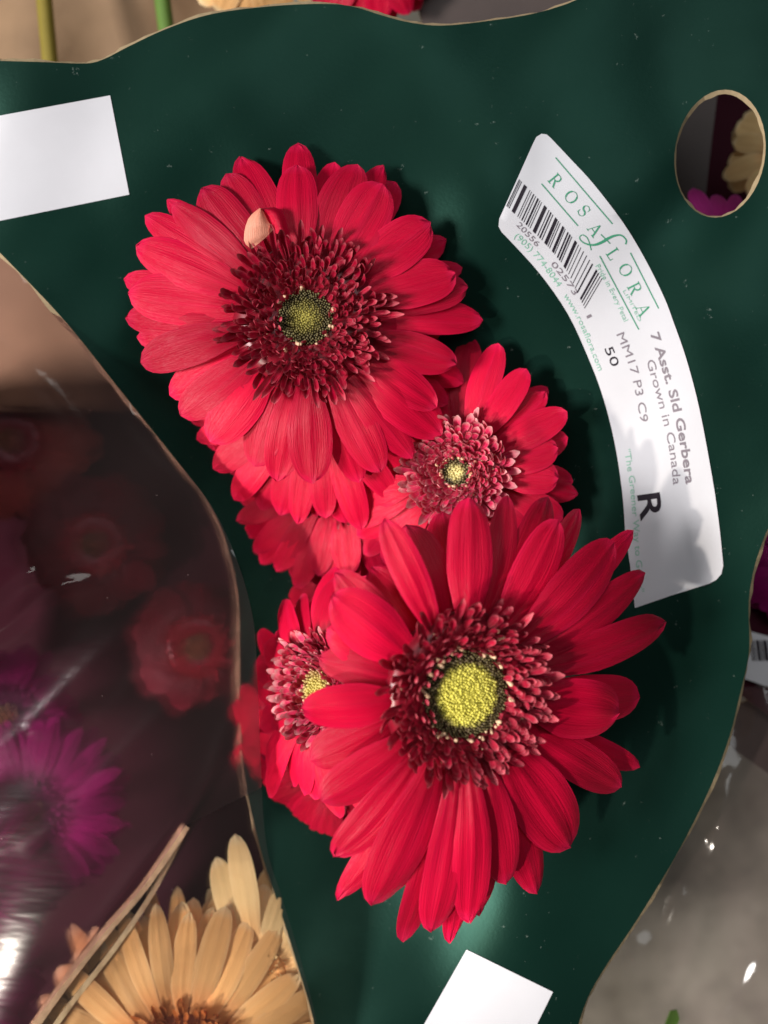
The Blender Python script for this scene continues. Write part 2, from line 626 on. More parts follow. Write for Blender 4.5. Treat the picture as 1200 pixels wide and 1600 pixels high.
def text_line(s, path, height, mat, name='lettering', bold=0.0):
    """letters set along a pixel path and stretched to fill it; tops face the side left of the reading direction"""
    cu = bpy.data.curves.new('text_curve', 'FONT')
    cu.body = s
    cu.size = 1
    cu.resolution_u = 3
    cu.offset = bold
    ob = bpy.data.objects.new('text_curve', cu)
    C.objects.link(ob)
    bpy.context.view_layer.update()
    me = bpy.data.meshes.new_from_object(ob.evaluated_get(bpy.context.evaluated_depsgraph_get()))
    bpy.data.objects.remove(ob)
    xs = [v.co.x for v in me.vertices]
    x0, x1 = min(xs), max(xs)
    pp = smooth_poly(path, 8)
    total = sum((Vector(pp[i + 1]) - Vector(pp[i])).length for i in range(len(pp) - 1))
    vv = []
    for v in me.vertices:
        q, d = along(pp, (v.co.x - x0) / (x1 - x0) * total)
        up = Vector((d.y, -d.x))
        q = q + up * (v.co.y * height / 0.72)
        vv.append((q.x, q.y))
    ff = [tuple(p.vertices) for p in me.polygons]
    bpy.data.meshes.remove(me)
    return ink(name, vv, ff, mat)


def stroke(verts, faces, pts, w0):
    """a flat ribbon through pts; w0 a number or one width for each point"""
    n = len(pts)
    ws = w0 if isinstance(w0, (list, tuple)) else [w0] * n
    b = len(verts)
    for i, p in enumerate(pts):
        a, c = Vector(pts[max(0, i - 1)]), Vector(pts[min(n - 1, i + 1)])
        d = (c - a).normalized()
        q = Vector((d.y, -d.x)) * ws[i] / 2
        verts.append((p[0] + q.x, p[1] + q.y))
        verts.append((p[0] - q.x, p[1] - q.y))
    for i in range(n - 1):
        faces.append((b + 2 * i, b + 2 * i + 1, b + 2 * i + 3, b + 2 * i + 2))


def arc(cx, cy, rx, ry, a0, a1, n=18):
    return [(cx + rx * math.cos(math.radians(a0 + (a1 - a0) * i / n)), cy + ry * math.sin(math.radians(a0 + (a1 - a0) * i / n))) for i in range(n + 1)]


T, H = 0.13, 0.05     # thick and thin strokes of the serif capitals
GLYPH = {
    'R': [([(0.15, 0), (0.15, 1)], T), ([(0, 0.02), (0.32, 0.02)], H), ([(0, 0.98), (0.3, 0.98)], H),
          ([(0.15, 0.97)] + arc(0.38, 0.74, 0.24, 0.24, 90, -90) + [(0.15, 0.5)], [H] * 5 + [T * 0.9] * 12 + [H] * 4),
          ([(0.36, 0.5), (0.68, 0.0)], T), ([(0.58, 0.02), (0.8, 0.02)], H)],
    'O': [(arc(0.45, 0.5, 0.4, 0.48, 0, 360, 28), [T if 4 > abs((i % 14) - 0) or (i % 14) > 10 else H for i in range(29)])],
    'S': [(arc(0.35, 0.74, 0.25, 0.23, 20, 270, 14) + arc(0.35, 0.26, 0.27, 0.25, 90, -160, 14), [H] * 9 + [T] * 11 + [H] * 10),
          ([(0.6, 0.68), (0.6, 0.95)], H), ([(0.08, 0.05), (0.08, 0.32)], H)],
    'A': [([(0.1, 0), (0.42, 1)], H), ([(0.42, 1), (0.78, 0)], T), ([(0.22, 0.35), (0.62, 0.35)], H), ([(0, 0.02), (0.24, 0.02)], H), ([(0.62, 0.02), (0.92, 0.02)], H)],
    'L': [([(0.15, 0), (0.15, 1)], T), ([(0, 0.98), (0.32, 0.98)], H), ([(0, 0.02), (0.62, 0.02)], H), ([(0.61, 0), (0.63, 0.26)], H)],
}


def capital(ch, centre, direction, h):
    d = Vector(direction).normalized()
    up = Vector((d.y, -d.x))
    v, f = [], []
    for pts, wd in GLYPH[ch]:
        stroke(v, f, pts, wd)
    vv = []
    for x, y in v:
        q = Vector(centre) + d * (x - 0.4) * h + up * (y - 0.5) * h
        vv.append((q.x, q.y))
    ink('letter', vv, f, INK_GREEN)


for ch, c, d in (('R', (868, 282), (0.64, 0.77)), ('O', (892, 307), (0.64, 0.77)), ('S', (913, 330), (0.62, 0.78)), ('A', (929, 358), (0.58, 0.81)),
                 ('L', (959, 398), (0.55, 0.84)), ('O', (977, 421), (0.5, 0.86)), ('R', (992, 451), (0.46, 0.89)), ('A', (1005, 483), (0.42, 0.91))):
    capital(ch, c, d, 20)
c4 = lambda x, y: (x / 3 + 760, y / 3 + 190)
fv, ff = [], []
fp = smooth_poly([c4(*q) for q in ((652, 575), (655, 555), (632, 533), (600, 535), (570, 548), (540, 566), (505, 578), (470, 574), (443, 558), (437, 540), (452, 531), (472, 545), (484, 574), (491, 603))], 4)
stroke(fv, ff, fp, [1.4 + 3.0 * math.exp(-((i - 18) / 9) ** 2) + 1.0 * math.exp(-(i / 4) ** 2) for i in range(len(fp))])
stroke(fv, ff, [c4(536, 528), c4(580, 572)], 1.5)
ink('letter', fv, ff, INK_GREEN)
for a, b in (((868, 246), (957, 350)), ((846, 287), (903, 353)), ((985, 395), (1029, 482)), ((937, 400), (998, 515))):
    v, f = [], []
    stroke(v, f, [tuple(Vector(a).lerp(Vector(b), i / 12)) for i in range(13)], 1.7)
    ink('green_rule', v, f, INK_GREEN)

up_path = smooth_poly([(811, 280), (852, 322), (885, 360), (912, 393), (942, 437)], 8)
lo_path = smooth_poly([(791, 322), (833, 362), (867, 398), (890, 432), (914, 484)], 8)
bars = [(0.00, .006), (.012, .004), (.024, .005), (.055, .03), (.115, .005), (.133, .004), (.155, .009), (.178, .005), (.20, .014), (.225, .005), (.243, .005), (.275, .03), (.325, .006), (.345, .012),
        (.37, .006), (.40, .028), (.437, .006), (.455, .006), (.485, .022), (.515, .005), (.545, .012), (.568, .014), (.592, .006), (.63, .026), (.672, .005), (.70, .005), (.735, .006),
        (.775, .006), (.815, .006), (.85, .012), (.905, .018), (.935, .010), (.962, .006), (.985, .006)]
v, f = [], []
lu = sum((Vector(up_path[i + 1]) - Vector(up_path[i])).length for i in range(len(up_path) - 1))
ll = sum((Vector(lo_path[i + 1]) - Vector(lo_path[i])).length for i in range(len(lo_path) - 1))
for s, wd in bars:
    ext = 0.0 if 0.06 < s < 0.93 else 0.0
    cols = []
    for q in (s, s + wd):
        q = min(q, 0.999)
        a, _ = along(up_path, q * lu)
        b, _ = along(lo_path, q * ll)
        cols.append([a.lerp(b, i / 5) for i in range(6)])
    b0 = len(v)
    for i in range(6):
        v += [tuple(cols[0][i]), tuple(cols[1][i])]
    for i in range(5):
        k = b0 + 2 * i
        f.append((k, k + 1, k + 3, k + 2))
ink('barcode', v, f, INK)

text_line('20556', [(806, 352), (838, 386)], 9, INK_GREY)
text_line('02573', [(860, 413), (882, 440), (896, 462)], 9, INK_GREY)
text_line('1', [(916, 494), (918, 498)], 8, INK_GREY)
text_line('(905) 774-8044', [(803, 370), (838, 405), (871, 449)], 10, INK_PALE)
text_line('www.rosaflora.com', [(880, 462), (906, 508), (935, 580)], 9, INK_PALE)
text_line('Pride in Every Petal', [(930, 416), (953, 456), (975, 503)], 8, INK_PALE)
text_line('LIMITED', [(973, 455), (986, 478), (998, 503)], 5, INK_PALE)
text_line('7 Asst. Sld Gerbera', [(1016, 522), (1041, 600), (1060, 680), (1072, 757)], 14, INK_GREY, bold=0.02)
text_line('Grown in Canada', [(1010, 564), (1031, 640), (1045, 700), (1052, 758)], 13, INK_GREY)
text_line('MM17 P3 C9', [(963, 523), (985, 580), (1001, 660)], 13, INK_GREY)
text_line('50', [(944, 545), (956, 574)], 14, INK)
text_line('R', [(996, 774), (1002, 815)], 36, INK, bold=0.015)
text_line('"The Greener Way to Grow"', [(975, 703), (984, 760), (990, 830), (997, 925)], 10, INK_PALE)


# ------------------------------------------------------------------ gerberas
def petal_mesh(r0, L, W, zb, zt, arch, cup, sway, twist, mat, groove=0.10, nu=9, nv=13, blunt=2.2, notch=0.0, name='petal'):
    vs, uv, fs = [], [], []
    ph = random.random() * 6
    for j in range(nv + 1):
        t = j / nv
        te = 1 - (1 - t) ** 1.35           # rows close up towards the tip
        if te < 0.55:
            s = te / 0.55
            wd = 0.36 + 0.64 * (s * s * (3 - 2 * s))
        else:
            s = (te - 0.55) / 0.45
            wd = max(0.0, 1 - s ** blunt) ** 0.55
        wd = max(wd, 0.03) * W / 2
        for i in range(nu + 1):
            u = 2 * i / nu - 1
            g = math.exp(-((abs(u) - 0.36) / 0.13) ** 2)
            fade = min(1, te * 4) * min(1, (1 - te) * 5 + 0.25)
            z = zb + (zt - zb) * te ** 2.2 + arch * math.sin(math.pi * te ** 0.8)
            z += -cup * wd * u * u - groove * W * 0.5 * g * fade
            z += twist * te * u * wd
            z += 0.02 * W * math.sin(te * 9 + ph + u * 2)
            r = r0 + (L - r0) * te - notch * L * (abs(math.sin(u * 4.0 + ph)) ** 2) * max(0, te - 0.85) / 0.15
            y = u * wd + sway * te * te * L
            vs.append((r, y, z))
            uv.append(((u + 1) / 2, te))
    for j in range(nv):
        for i in range(nu):
            a = j * (nu + 1) + i
            fs.append((a, a + nu + 1, a + nu + 2, a + 1))
    return mesh(name, vs, fs, mat, uv)


def floret_mesh(mat, curl, nm='floret'):
    """a small scooped tongue of unit length that lies along +x and curls upwards"""
    vs, uv, fs = [], [], []
    nu, nv = 4, 6
    for j in range(nv + 1):
        t = j / nv
        wd = 0.5 * (0.45 + 0.55 * math.sin(min(1, t / 0.65) * math.pi / 2)) * (1 if t < 0.65 else max(0.05, 1 - ((t - 0.65) / 0.35) ** 2.2) ** 0.5)
        a = curl * t
        x = (math.sin(a) / curl) if curl else t
        z = ((1 - math.cos(a)) / curl) if curl else 0
        for i in range(nu + 1):
            u = 2 * i / nu - 1
            vs.append((x, u * wd * 0.40, z + 0.16 * u * u * wd))
            uv.append(((u + 1) / 2, t))
    for j in range(nv):
        for i in range(nu):
            q = j * (nu + 1) + i
            fs.append((q, q + nu + 1, q + nu + 2, q + 1))
    return mesh(nm, vs, fs, mat, uv)


def eye_mesh(R, dome, n, mat, seed):
    rnd = random.Random(seed)
    bm = bmesh.new()
    ring, tip = [], []
    vs, fs = [], []
    ico = [(0, 0, 1)] + [(math.cos(a) * 0.87, math.sin(a) * 0.87, 0.4) for a in [i * math.tau / 6 for i in range(6)]] + [(math.cos(a) * 0.8, math.sin(a) * 0.8, -0.6) for a in [i * math.tau / 6 for i in range(6)]]
    ft = [(0, 1 + i, 1 + (i + 1) % 6) for i in range(6)] + [(1 + i, 7 + i, 7 + (i + 1) % 6, 1 + (i + 1) % 6) for i in range(6)]
    for i in range(n):
        q = (i + 0.5) / n
        r = R * math.sqrt(q)
        a = i * 2.399963
        jt = R / math.sqrt(n) * 0.36
        x, y = r * math.cos(a) + rnd.uniform(-jt, jt), r * math.sin(a) + rnd.uniform(-jt, jt)
        z = rnd.uniform(-jt, jt) + dome * (1 - q)
        sz = R * 0.92 / math.sqrt(n) * (0.8 + 0.5 * math.sqrt(q)) * rnd.uniform(0.7, 1.3)
        hh = sz * (1.2 + 1.2 * math.sqrt(q))
        b = len(vs)
        for p in ico:
            vs.append((x + p[0] * sz, y + p[1] * sz, z + p[2] * hh))
            ring.append(math.sqrt(q))
            tip.append(math.sqrt(q) ** 2 if p[2] > 0.9 else 0.0)
        fs += [tuple(b + k for k in f) for f in ft]
    # the receptacle beneath
    b = len(vs)
    m = 24
    for k in range(m):
        a = k * math.tau / m
        vs.append((R * 1.02 * math.cos(a), R * 1.02 * math.sin(a), -R * 0.08))
        ring.append(1)
        tip.append(0)
    vs.append((0, 0, dome * 0.9))
    ring.append(0)
    tip.append(0)
    fs += [(b + k, b + (k + 1) % m, b + m) for k in range(m)]
    me = mesh('disc_buds', vs, fs, mat)
    for nm, dat in (('ring', ring), ('tip', tip)):
        at = me.attributes.new(nm, 'FLOAT', 'POINT')
        at.data.foreach_set('value', dat)
    return me


def tube(name, pts, rad, mat, parent=None, n=8):
    vs, fs = [], []
    m = len(pts)
    for i, p in enumerate(pts):
        d = (Vector(pts[min(m - 1, i + 1)]) - Vector(pts[max(0, i - 1)])).normalized()
        a = d.orthogonal().normalized()
        b = d.cross(a)
        r = rad[i] if isinstance(rad, list) else rad
        for k in range(n):
            t = k * math.tau / n
            vs.append(Vector(p) + a * r * math.cos(t) + b * r * math.sin(t))
    for i in range(m - 1):
        for k in range(n):
            fs.append((i * n + k, i * n + (k + 1) % n, (i + 1) * n + (k + 1) % n, (i + 1) * n + k))
    return link(name, mesh(name, vs, fs, mat), parent)


def gerbera(px, py, z, normal, ring_px, eye_px, label, group, petal_mat, floret_mats, eye_mat, tips=(), auto=None, n_florets=220, n_buds=320, dome=0.25,
            floret_parts=True, width=70, seed=1, stem_to=None, ring_h=0.10, anthers=0, name='red_gerbera', steep=1.0, floret_w=0.21):
    """px, py, z: where the middle of the flower's face is; tips: (px, py, layer, width in pixels) of the petals the photo shows;
    auto: (radius px, count, layers) for flowers whose single petals are not listed"""
    rnd = random.Random(seed)
    random.seed(seed)
    c = P(px, py, z)
    k = PX * (D - z) / D
    nz = Vector(normal).normalized()
    ax = Vector((1, 0, 0))
    ax = (ax - nz * ax.dot(nz)).normalized()
    ay = nz.cross(ax)
    M = Matrix((ax, ay, nz)).transposed().to_4x4()
    root = empty(name, c)
    root.rotation_euler = M.to_euler()
    tag(root, label, 'flower', group)
    MW = Matrix.Translation(c) @ M
    inv = MW.inverted()
    ring, eye = ring_px * k, eye_px * k
    eyepos = Vector((0, 0, D))

    def to_local(tx, ty, zl):
        far_p = P(tx, ty, z)
        a, b = inv @ eyepos, inv @ far_p
        d = b - a
        s = (zl - a.z) / d.z
        return a + d * s

    plist = []
    for t in tips:
        tx, ty, lay, wd = t[:4]
        zt = -0.0045 - 0.0032 * lay + rnd.uniform(-0.0012, 0.0012) + (t[4] if len(t) > 4 else 0)
        q = to_local(tx, ty, zt)
        plist.append((math.atan2(q.y, q.x), math.hypot(q.x, q.y), wd * 1.08 * k, lay, zt))
    if auto:
        Rp, cnt, lays = auto[:3]
        a0, a1 = (auto[3], auto[4]) if len(auto) > 3 else (0, 360)
        for lay in range(lays):
            for i in range(cnt):
                a = math.radians(a0 + (a1 - a0) * (i + 0.5 * (lay % 2) + rnd.uniform(-0.22, 0.22)) / cnt)
                zt = -0.006 - 0.004 * lay + rnd.uniform(-0.002, 0.002)
                plist.append((a, Rp * k * rnd.uniform(0.9, 1.06) * (1 + 0.03 * lay), width * k * rnd.uniform(0.8, 1.12), lay, zt))
    for a, L, W, lay, zt in plist:
        zb = -0.0012 - 0.0020 * lay
        me = petal_mesh(ring * 0.55, L, W, zb, zt, L * rnd.uniform(0.03, 0.075), rnd.uniform(0.04, 0.22), rnd.uniform(-0.04, 0.04), rnd.uniform(-0.16, 0.16), petal_mat,
                        groove=rnd.uniform(0.05, 0.10), blunt=rnd.uniform(2.3, 3.6), notch=rnd.choice((0, 0, 0.012, 0.02)))
        o = link('petal', me, root)
        o.rotation_euler = (0, 0, a)
    # the florets of the inner ring
    meshes = [floret_mesh(m, cu) for m in floret_mats for cu in (0.5, 0.9, 1.3)]
    bundle_v, bundle_f, bundle_uv = [], [], []
    for i in range(n_florets):
        q = (i + 0.5) / n_florets
        r = math.sqrt(eye ** 2 + ((ring * 0.93) ** 2 - eye ** 2) * q ** 0.95)
        a = i * 2.399963 + rnd.uniform(-0.12, 0.12)
        pitch = (1.0 - 0.86 * q ** 0.7) * steep + rnd.uniform(-0.14, 0.14)
        ln = (ring - eye) * (0.24 + 0.20 * q + (0.32 * rnd.random() if q > 0.86 else 0)) * rnd.uniform(0.85, 1.2)
        wd = ring * floret_w * (0.75 + 0.35 * q) * rnd.uniform(0.85, 1.15)
        hz = ring * ring_h * (0.25 + math.sin(math.pi * min(1, 0.15 + 0.85 * q)) * 0.9) - (0.002 if q > 0.9 else 0) * (q - 0.9) * 10
        r -= math.cos(pitch) * ln * 0.5
        loc = Vector((r * math.cos(a), r * math.sin(a), hz))
        me = rnd.choice(meshes)
        mt = Matrix.Translation(loc) @ Matrix.Rotation(a + rnd.uniform(-0.25, 0.25), 4, 'Z') @ Matrix.Rotation(-pitch, 4, 'Y') @ Matrix.Rotation(rnd.uniform(-0.5, 0.5), 4, 'X') @ Matrix.Diagonal((ln, wd, ln, 1))
        if floret_parts:
            o = link('floret', me, root)
            o.matrix_local = mt
        else:
            b = len(bundle_v)
            bundle_v += [mt @ v.co for v in me.vertices]
            bundle_f += [tuple(b + x for x in p.vertices) for p in me.polygons]
            uvl = me.uv_layers[0].data
            tmp = {}
            for l in me.loops:
                tmp[l.vertex_index] = tuple(uvl[l.index].uv)
            bundle_uv += [tmp[x] for x in range(len(me.vertices))]
    if floret_parts:
        # the crowded short florets next to the eye, too small to pick apart
        me = meshes[0]
        uvl = me.uv_layers[0].data
        tmp = {l.vertex_index: tuple(uvl[l.index].uv) for l in me.loops}
        iv, if_, iu = [], [], []
        for i in range(170):
            q = (i + 0.5) / 170
            r = eye * 1.02 + (ring - eye) * 0.42 * q
            a = i * 2.399963 * 1.003 + rnd.uniform(-0.2, 0.2)
            ln = (ring - eye) * rnd.uniform(0.14, 0.22)
            loc = Vector((r * math.cos(a), r * math.sin(a), ring * ring_h * (0.5 + 0.5 * q)))
            mt = Matrix.Translation(loc) @ Matrix.Rotation(a + rnd.uniform(-0.5, 0.5), 4, 'Z') @ Matrix.Rotation(-rnd.uniform(0.2, 1.0), 4, 'Y') @ Matrix.Diagonal((ln, ring * 0.16, ln, 1))
            b = len(iv)
            iv += [mt @ v.co for v in me.vertices]
            if_ += [tuple(b + x for x in p.vertices) for p in me.polygons]
            iu += [tmp[x] for x in range(len(me.vertices))]
        tag(link('inner_florets', mesh('inner_florets', iv, if_, floret_mats[0], iu), root), kind='stuff')
    if not floret_parts:
        tag(link('floret_ring', mesh('floret_ring', bundle_v, bundle_f, floret_mats[0], bundle_uv), root), kind='stuff')
    vs, fs = [], []
    prof = [(eye * 0.9, 0.2), (eye * 1.15, 0.45), (eye * 0.4 + ring * 0.5, 0.7), (ring * 0.82, 0.1), (ring * 0.86, -0.5), (ring * 0.3, -0.9)]
    for r, h in prof:
        for m in range(28):
            t = m * math.tau / 28
            vs.append((r * math.cos(t), r * math.sin(t), h * ring * ring_h))
    for j in range(len(prof) - 1):
        for m in range(28):
            fs.append((j * 28 + m, (j + 1) * 28 + m, (j + 1) * 28 + (m + 1) % 28, j * 28 + (m + 1) % 28))
    link('receptacle', mesh('receptacle', vs, fs, floret_mats[0], [(0.5, 0.1)] * len(vs)), root)
    o = link('disc_buds', eye_mesh(eye * 1.03, eye * dome, n_buds, eye_mat, seed), root)
    o.location.z = ring * ring_h * 0.4
    o['kind'] = 'stuff'
    if anthers:
        vs, fs = [], []
        for i in range(anthers):
            a = rnd.uniform(0, math.tau)
            r = eye * rnd.uniform(1.0, 1.12) if rnd.random() < 0.6 else rnd.uniform(eye * 1.1, ring * 0.8)
            p = Vector((r * math.cos(a), r * math.sin(a), ring * ring_h * 0.9))
            rr = ring * rnd.uniform(0.014, 0.026)
            tilt = Vector((rnd.uniform(-.6, .6), rnd.uniform(-.6, .6), 1)).normalized()
            b = len(vs)
            e1 = tilt.orthogonal().normalized()
            e2 = tilt.cross(e1)
            for h, s in ((-3, 0.5), (0.5, 0.9), (1.6, 1), (2.3, 0.5)):
                for m in range(6):
                    t = m * math.tau / 6
                    vs.append(p + tilt * rr * h + (e1 * math.cos(t) + e2 * math.sin(t)) * rr * s)
            for j in range(3):
                for m in range(6):
                    fs.append((b + j * 6 + m, b + j * 6 + (m + 1) % 6, b + (j + 1) * 6 + (m + 1) % 6, b + (j + 1) * 6 + m))
            fs.append(tuple(b + 18 + m for m in range(6)))
        tag(link('anthers', mesh('anthers', vs, fs, CREAM_BUD), root), kind='stuff')
    # green cup and stem
    st = stem_to or P(390, 980, -0.40)
    p0 = Vector((0, 0, -0.008))
    p3 = inv @ Vector(st)
    p1 = Vector((0, 0, -0.05))
    pts = []
    for i in range(15):
        t = i / 14
        pts.append(p0 * (1 - t) ** 2 + p1 * 2 * t * (1 - t) + p3 * t * t)
    tube('stem', pts, [0.007, 0.005] + [0.003] * 13, STEM, root)
    return root


RG = 'red gerberas packed in the green sleeve'
c1 = lambda x, y: (x / 2 + 180, y / 2 + 210)
T1 = [(467, 222, 2, 52), (457, 258, 0, 60), (382, 241, 2, 60), (352, 272, 1, 56), (308, 299, 0, 66), (266, 322, 0, 50, 0.002), (257, 316, 2, 40), (225, 339, 1, 48), (211, 383, 0, 64),
      (191, 441, 2, 46), (200, 455, 0, 74), (195, 497, 1, 62), (213, 525, 2, 60), (218, 560, 0, 58), (262, 612, 1, 56), (284, 652, 0, 58), (333, 694, 0, 66, 0.001), (392, 727, 1, 62), (440, 754, 1, 58),
      (487, 757, 0, 66), (552, 757, 2, 46), (590, 740, 0, 60), (637, 722, 1, 48), (690, 682, 1, 74), (682, 637, 0, 56), (725, 597, 2, 50), (712, 577, 0, 58), (702, 627, 2, 46), (754, 490, 2, 56),
      (730, 441, 1, 62), (712, 424, 0, 68), (719, 409, 2, 40), (697, 372, 2, 48), (674, 347, 0, 70), (616, 283, 2, 56), (603, 290, 0, 74), (592, 254, 2, 46), (550, 254, 0, 70), (522, 253, 2, 50),
      (345, 372, 1, 44), (420, 330, 2, 70), (640, 480, 1, 50), (660, 530, 1, 44), (440, 560, 3, 60), (250, 400, 3, 60), (650, 420, 3, 60)]
f1 = gerbera(478, 497, 0.010, (0.02, -0.06, 1), 136, 41, 'large open red gerbera with olive eye and a folded peach petal, near the top', RG, RED, [RED_FL], EYE_OLIVE, T1,
             n_florets=300, n_buds=420, dome=0.22, seed=3, anthers=16, floret_w=0.185)

# the folded petal beside the upper eye
def ruled(pa, pb, n, m, zf, mat, name):
    pa, pb = smooth_poly(pa, 6), smooth_poly(pb, 6)
    la = [pa[round(i * (len(pa) - 1) / n)] for i in range(n + 1)]
    lb = [pb[round(i * (len(pb) - 1) / n)] for i in range(n + 1)]
    vs, uv, fs = [], [], []
    for i in range(n + 1):
        for j in range(m + 1):
            s = j / m
            x = la[i][0] * (1 - s) + lb[i][0] * s
            y = la[i][1] * (1 - s) + lb[i][1] * s
            vs.append(P(x, y, zf(i / n, s)))
            uv.append((s, 0.15 + 0.7 * i / n))
    for i in range(n):
        for j in range(m):
            a = i * (m + 1) + j
            f = (a, a + 1, a + m + 2, a + m + 1)
            nz_ = (vs[f[1]] - vs[f[0]]).cross(vs[f[2]] - vs[f[0]]).z
            fs.append(f if nz_ >= 0 else tuple(reversed(f)))
    return mesh(name, vs, fs, mat, uv)


bpy.context.view_layer.update()
fold = link('folded_petal', ruled([c1(452, 232), c1(470, 262), c1(492, 304)], [c1(455, 231), c1(520, 236), c1(548, 330)], 8, 6, lambda t, s: 0.0165 + 0.003 * math.sin(math.pi * s) - 0.002 * t, RED, 'folded_petal'), f1)
fold.matrix_parent_inverse = f1.matrix_world.inverted()
tipf = link('petal_underside', ruled([c1(450, 231), c1(415, 265), c1(402, 330), c1(424, 357)], [c1(458, 231), c1(478, 272), c1(492, 300), c1(428, 357)], 12, 8,
            lambda t, s: 0.0185 + 0.0018 * math.sin(math.pi * s) * math.sin(math.pi * min(1, t + 0.15)) - 0.003 * t, PEACH, 'petal_underside'), fold)
tipf['label'] = 'pale peach underside of the folded petal tip'

T2 = [(595, 812, 0, 50, 0.002), (640, 817, 1, 76), (732, 777, 0, 72), (803, 777, 1, 52), (873, 812, 0, 72), (855, 774, 2, 64), (900, 790, 3, 50), (957, 842, 0, 84), (992, 832, 2, 44), (1009, 897, 1, 62),
      (1040, 962, 1, 66), (1000, 1087, 2, 74), (968, 1112, 0, 96, 0.002), (998, 1203, 3, 46), (972, 1228, 2, 66), (893, 1322, 0, 100), (840, 1396, 2, 68), (795, 1380, 0, 62), (728, 1445, 0, 62), (705, 1475, 2, 44),
      (762, 1427, 2, 58), (667, 1457, 0, 66), (635, 1472, 2, 56), (570, 1412, 0, 84), (531, 1410, 2, 50), (522, 1342, 1, 62), (506, 1257, 0, 74), (471, 1112, 0, 66, 0.003), (497, 1027, 1, 50), (509, 985, 1, 66),
      (512, 938, 0, 82, 0.002), (516, 902, 3, 56), (575, 890, 3, 76), (900, 1000, 1, 36), (700, 800, 3, 70), (945, 890, 3, 66), (600, 1390, 3, 70), (480, 1180, 3, 66), (905, 1180, 1, 60), (615, 1400, 1, 54)]
f2 = gerbera(724, 1082, 0.040, (0.34, -0.10, 1), 150, 68, 'largest red gerbera with a bright yellow eye, in front of the label corner', RG, RED, [RED_FL], EYE_YELLOW, T2,
             n_florets=300, n_buds=800, dome=0.24, seed=11, anthers=45, ring_h=0.13)

T3 = [(778, 536, 0, 46), (827, 579, 0, 44), (856, 615, 1, 40), (886, 643, 0, 48), (889, 690, 1, 46), (874, 706, 0, 50), (874, 745, 0, 52), (895, 755, 2, 48), (708, 523, 2, 44), (739, 526, 1, 46), (850, 600, 2, 36),
      (551, 782, 0, 48), (549, 812, 0, 44), (558, 838, 1, 44), (575, 755, 1, 46), (564, 860, 2, 44), (680, 535, 2, 46), (640, 560, 2, 46), (600, 600, 2, 46), (585, 660, 2, 46), (580, 710, 2, 46), (830, 640, 2, 40), (903, 775, 2, 40),
      (600, 880, 1, 46), (640, 900, 1, 46), (690, 920, 1, 46), (740, 920, 1, 46), (790, 900, 1, 46), (840, 860, 1, 46), (880, 810, 1, 46)]
gerbera(714, 738, -0.004, (-0.30, -0.02, 1), 92, 22, 'bright red gerbera with pink-edged florets, between the two largest blooms', RG, RED, [RED_FL2], EYE_MOTTLED, T3,
        n_florets=300, n_buds=90, dome=0.15, floret_w=0.30, seed=21, anthers=60, width=46)
gerbera(500, 610, -0.006, (-0.12, -0.12, 1), 90, 30, 'red gerbera mostly hidden under the upper olive-eyed bloom', RG, RED, [RED_FL], EYE_OLIVE, (), (222, 25, 2), n_florets=80, n_buds=60, width=50, seed=31, floret_parts=False)
T5 = [(492, 899, 0, 40, 0.005), (470, 922, 0, 38, 0.002), (520, 910, 0, 44, 0.003), (548, 900, 0, 44, 0.004), (436, 897, 0, 38), (405, 880, 1, 40)]
gerbera(530, 742, -0.024, (-0.15, -0.10, 1), 80, 26, 'red gerbera third down in the stack, fringe of petals showing', RG, RED, [RED_FL], EYE_OLIVE, T5, (190, 26, 3), n_florets=80, n_buds=60, width=38, seed=41, floret_parts=False)
gerbera(545, 830, -0.044, (-0.15, 0.0, 1), 76, 25, 'deepest shaded red gerbera at the dark gap beside the film', RG, RED, [RED_FL], EYE_OLIVE, (), (168, 24, 3), n_florets=80, n_buds=60, width=36, seed=51, floret_parts=False)
T7 = [(440, 939, 0, 44), (434, 982, 0, 42), (413, 1005, 0, 44), (416, 1057, 0, 46), (401, 995, 2, 46), (399, 1035, 2, 46), (413, 1191, 1, 40), (416, 1241, 1, 36), (425, 1110, 0, 40), (430, 1150, 0, 40),
      (467, 1198, 0, 44), (478, 1245, 0, 44), (402, 1080, 2, 44), (405, 1130, 2, 44), (455, 1225, 1, 40), (470, 930, 1, 44), (498, 925, 1, 44)]
T8 = [(420, 1264, 1, 32), (428, 1292, 1, 32), (445, 1280, 0, 34), (463, 1295, 0, 34), (486, 1307, 0, 34), (494, 1338, 0, 38), (513, 1368, 0, 36), (506, 1330, 1, 36), (540, 1380, 1, 40)]
gerbera(500, 1078, 0.004, (-0.62, 0.06, 0.72), 98, 30, 'red gerbera turned sideways, half covered by the largest bloom', RG, RED, [RED_FL2, RED_FL], EYE_PALE, T7, (190, 20, 2, -100, 100), n_florets=240, n_buds=140, width=50, floret_w=0.30, seed=61, anthers=30)
gerbera(535, 1185, -0.030, (-0.25, -0.25, 1), 80, 26, 'red gerbera whose drooping petal tips hang below the sideways bloom', RG, RED, [RED_FL], EYE_OLIVE, T8, (170, 18, 2), n_florets=60, n_buds=60, width=42, seed=71, floret_parts=False)
gerbera(452, 1160, -0.042, (-0.45, 0.0, 1), 70, 26, 'red gerbera pressed behind the clear film edge', RG, RED, [RED_FL], EYE_OLIVE, (), (125, 18, 2), n_florets=60, n_buds=60, width=34, seed=81, floret_parts=False)

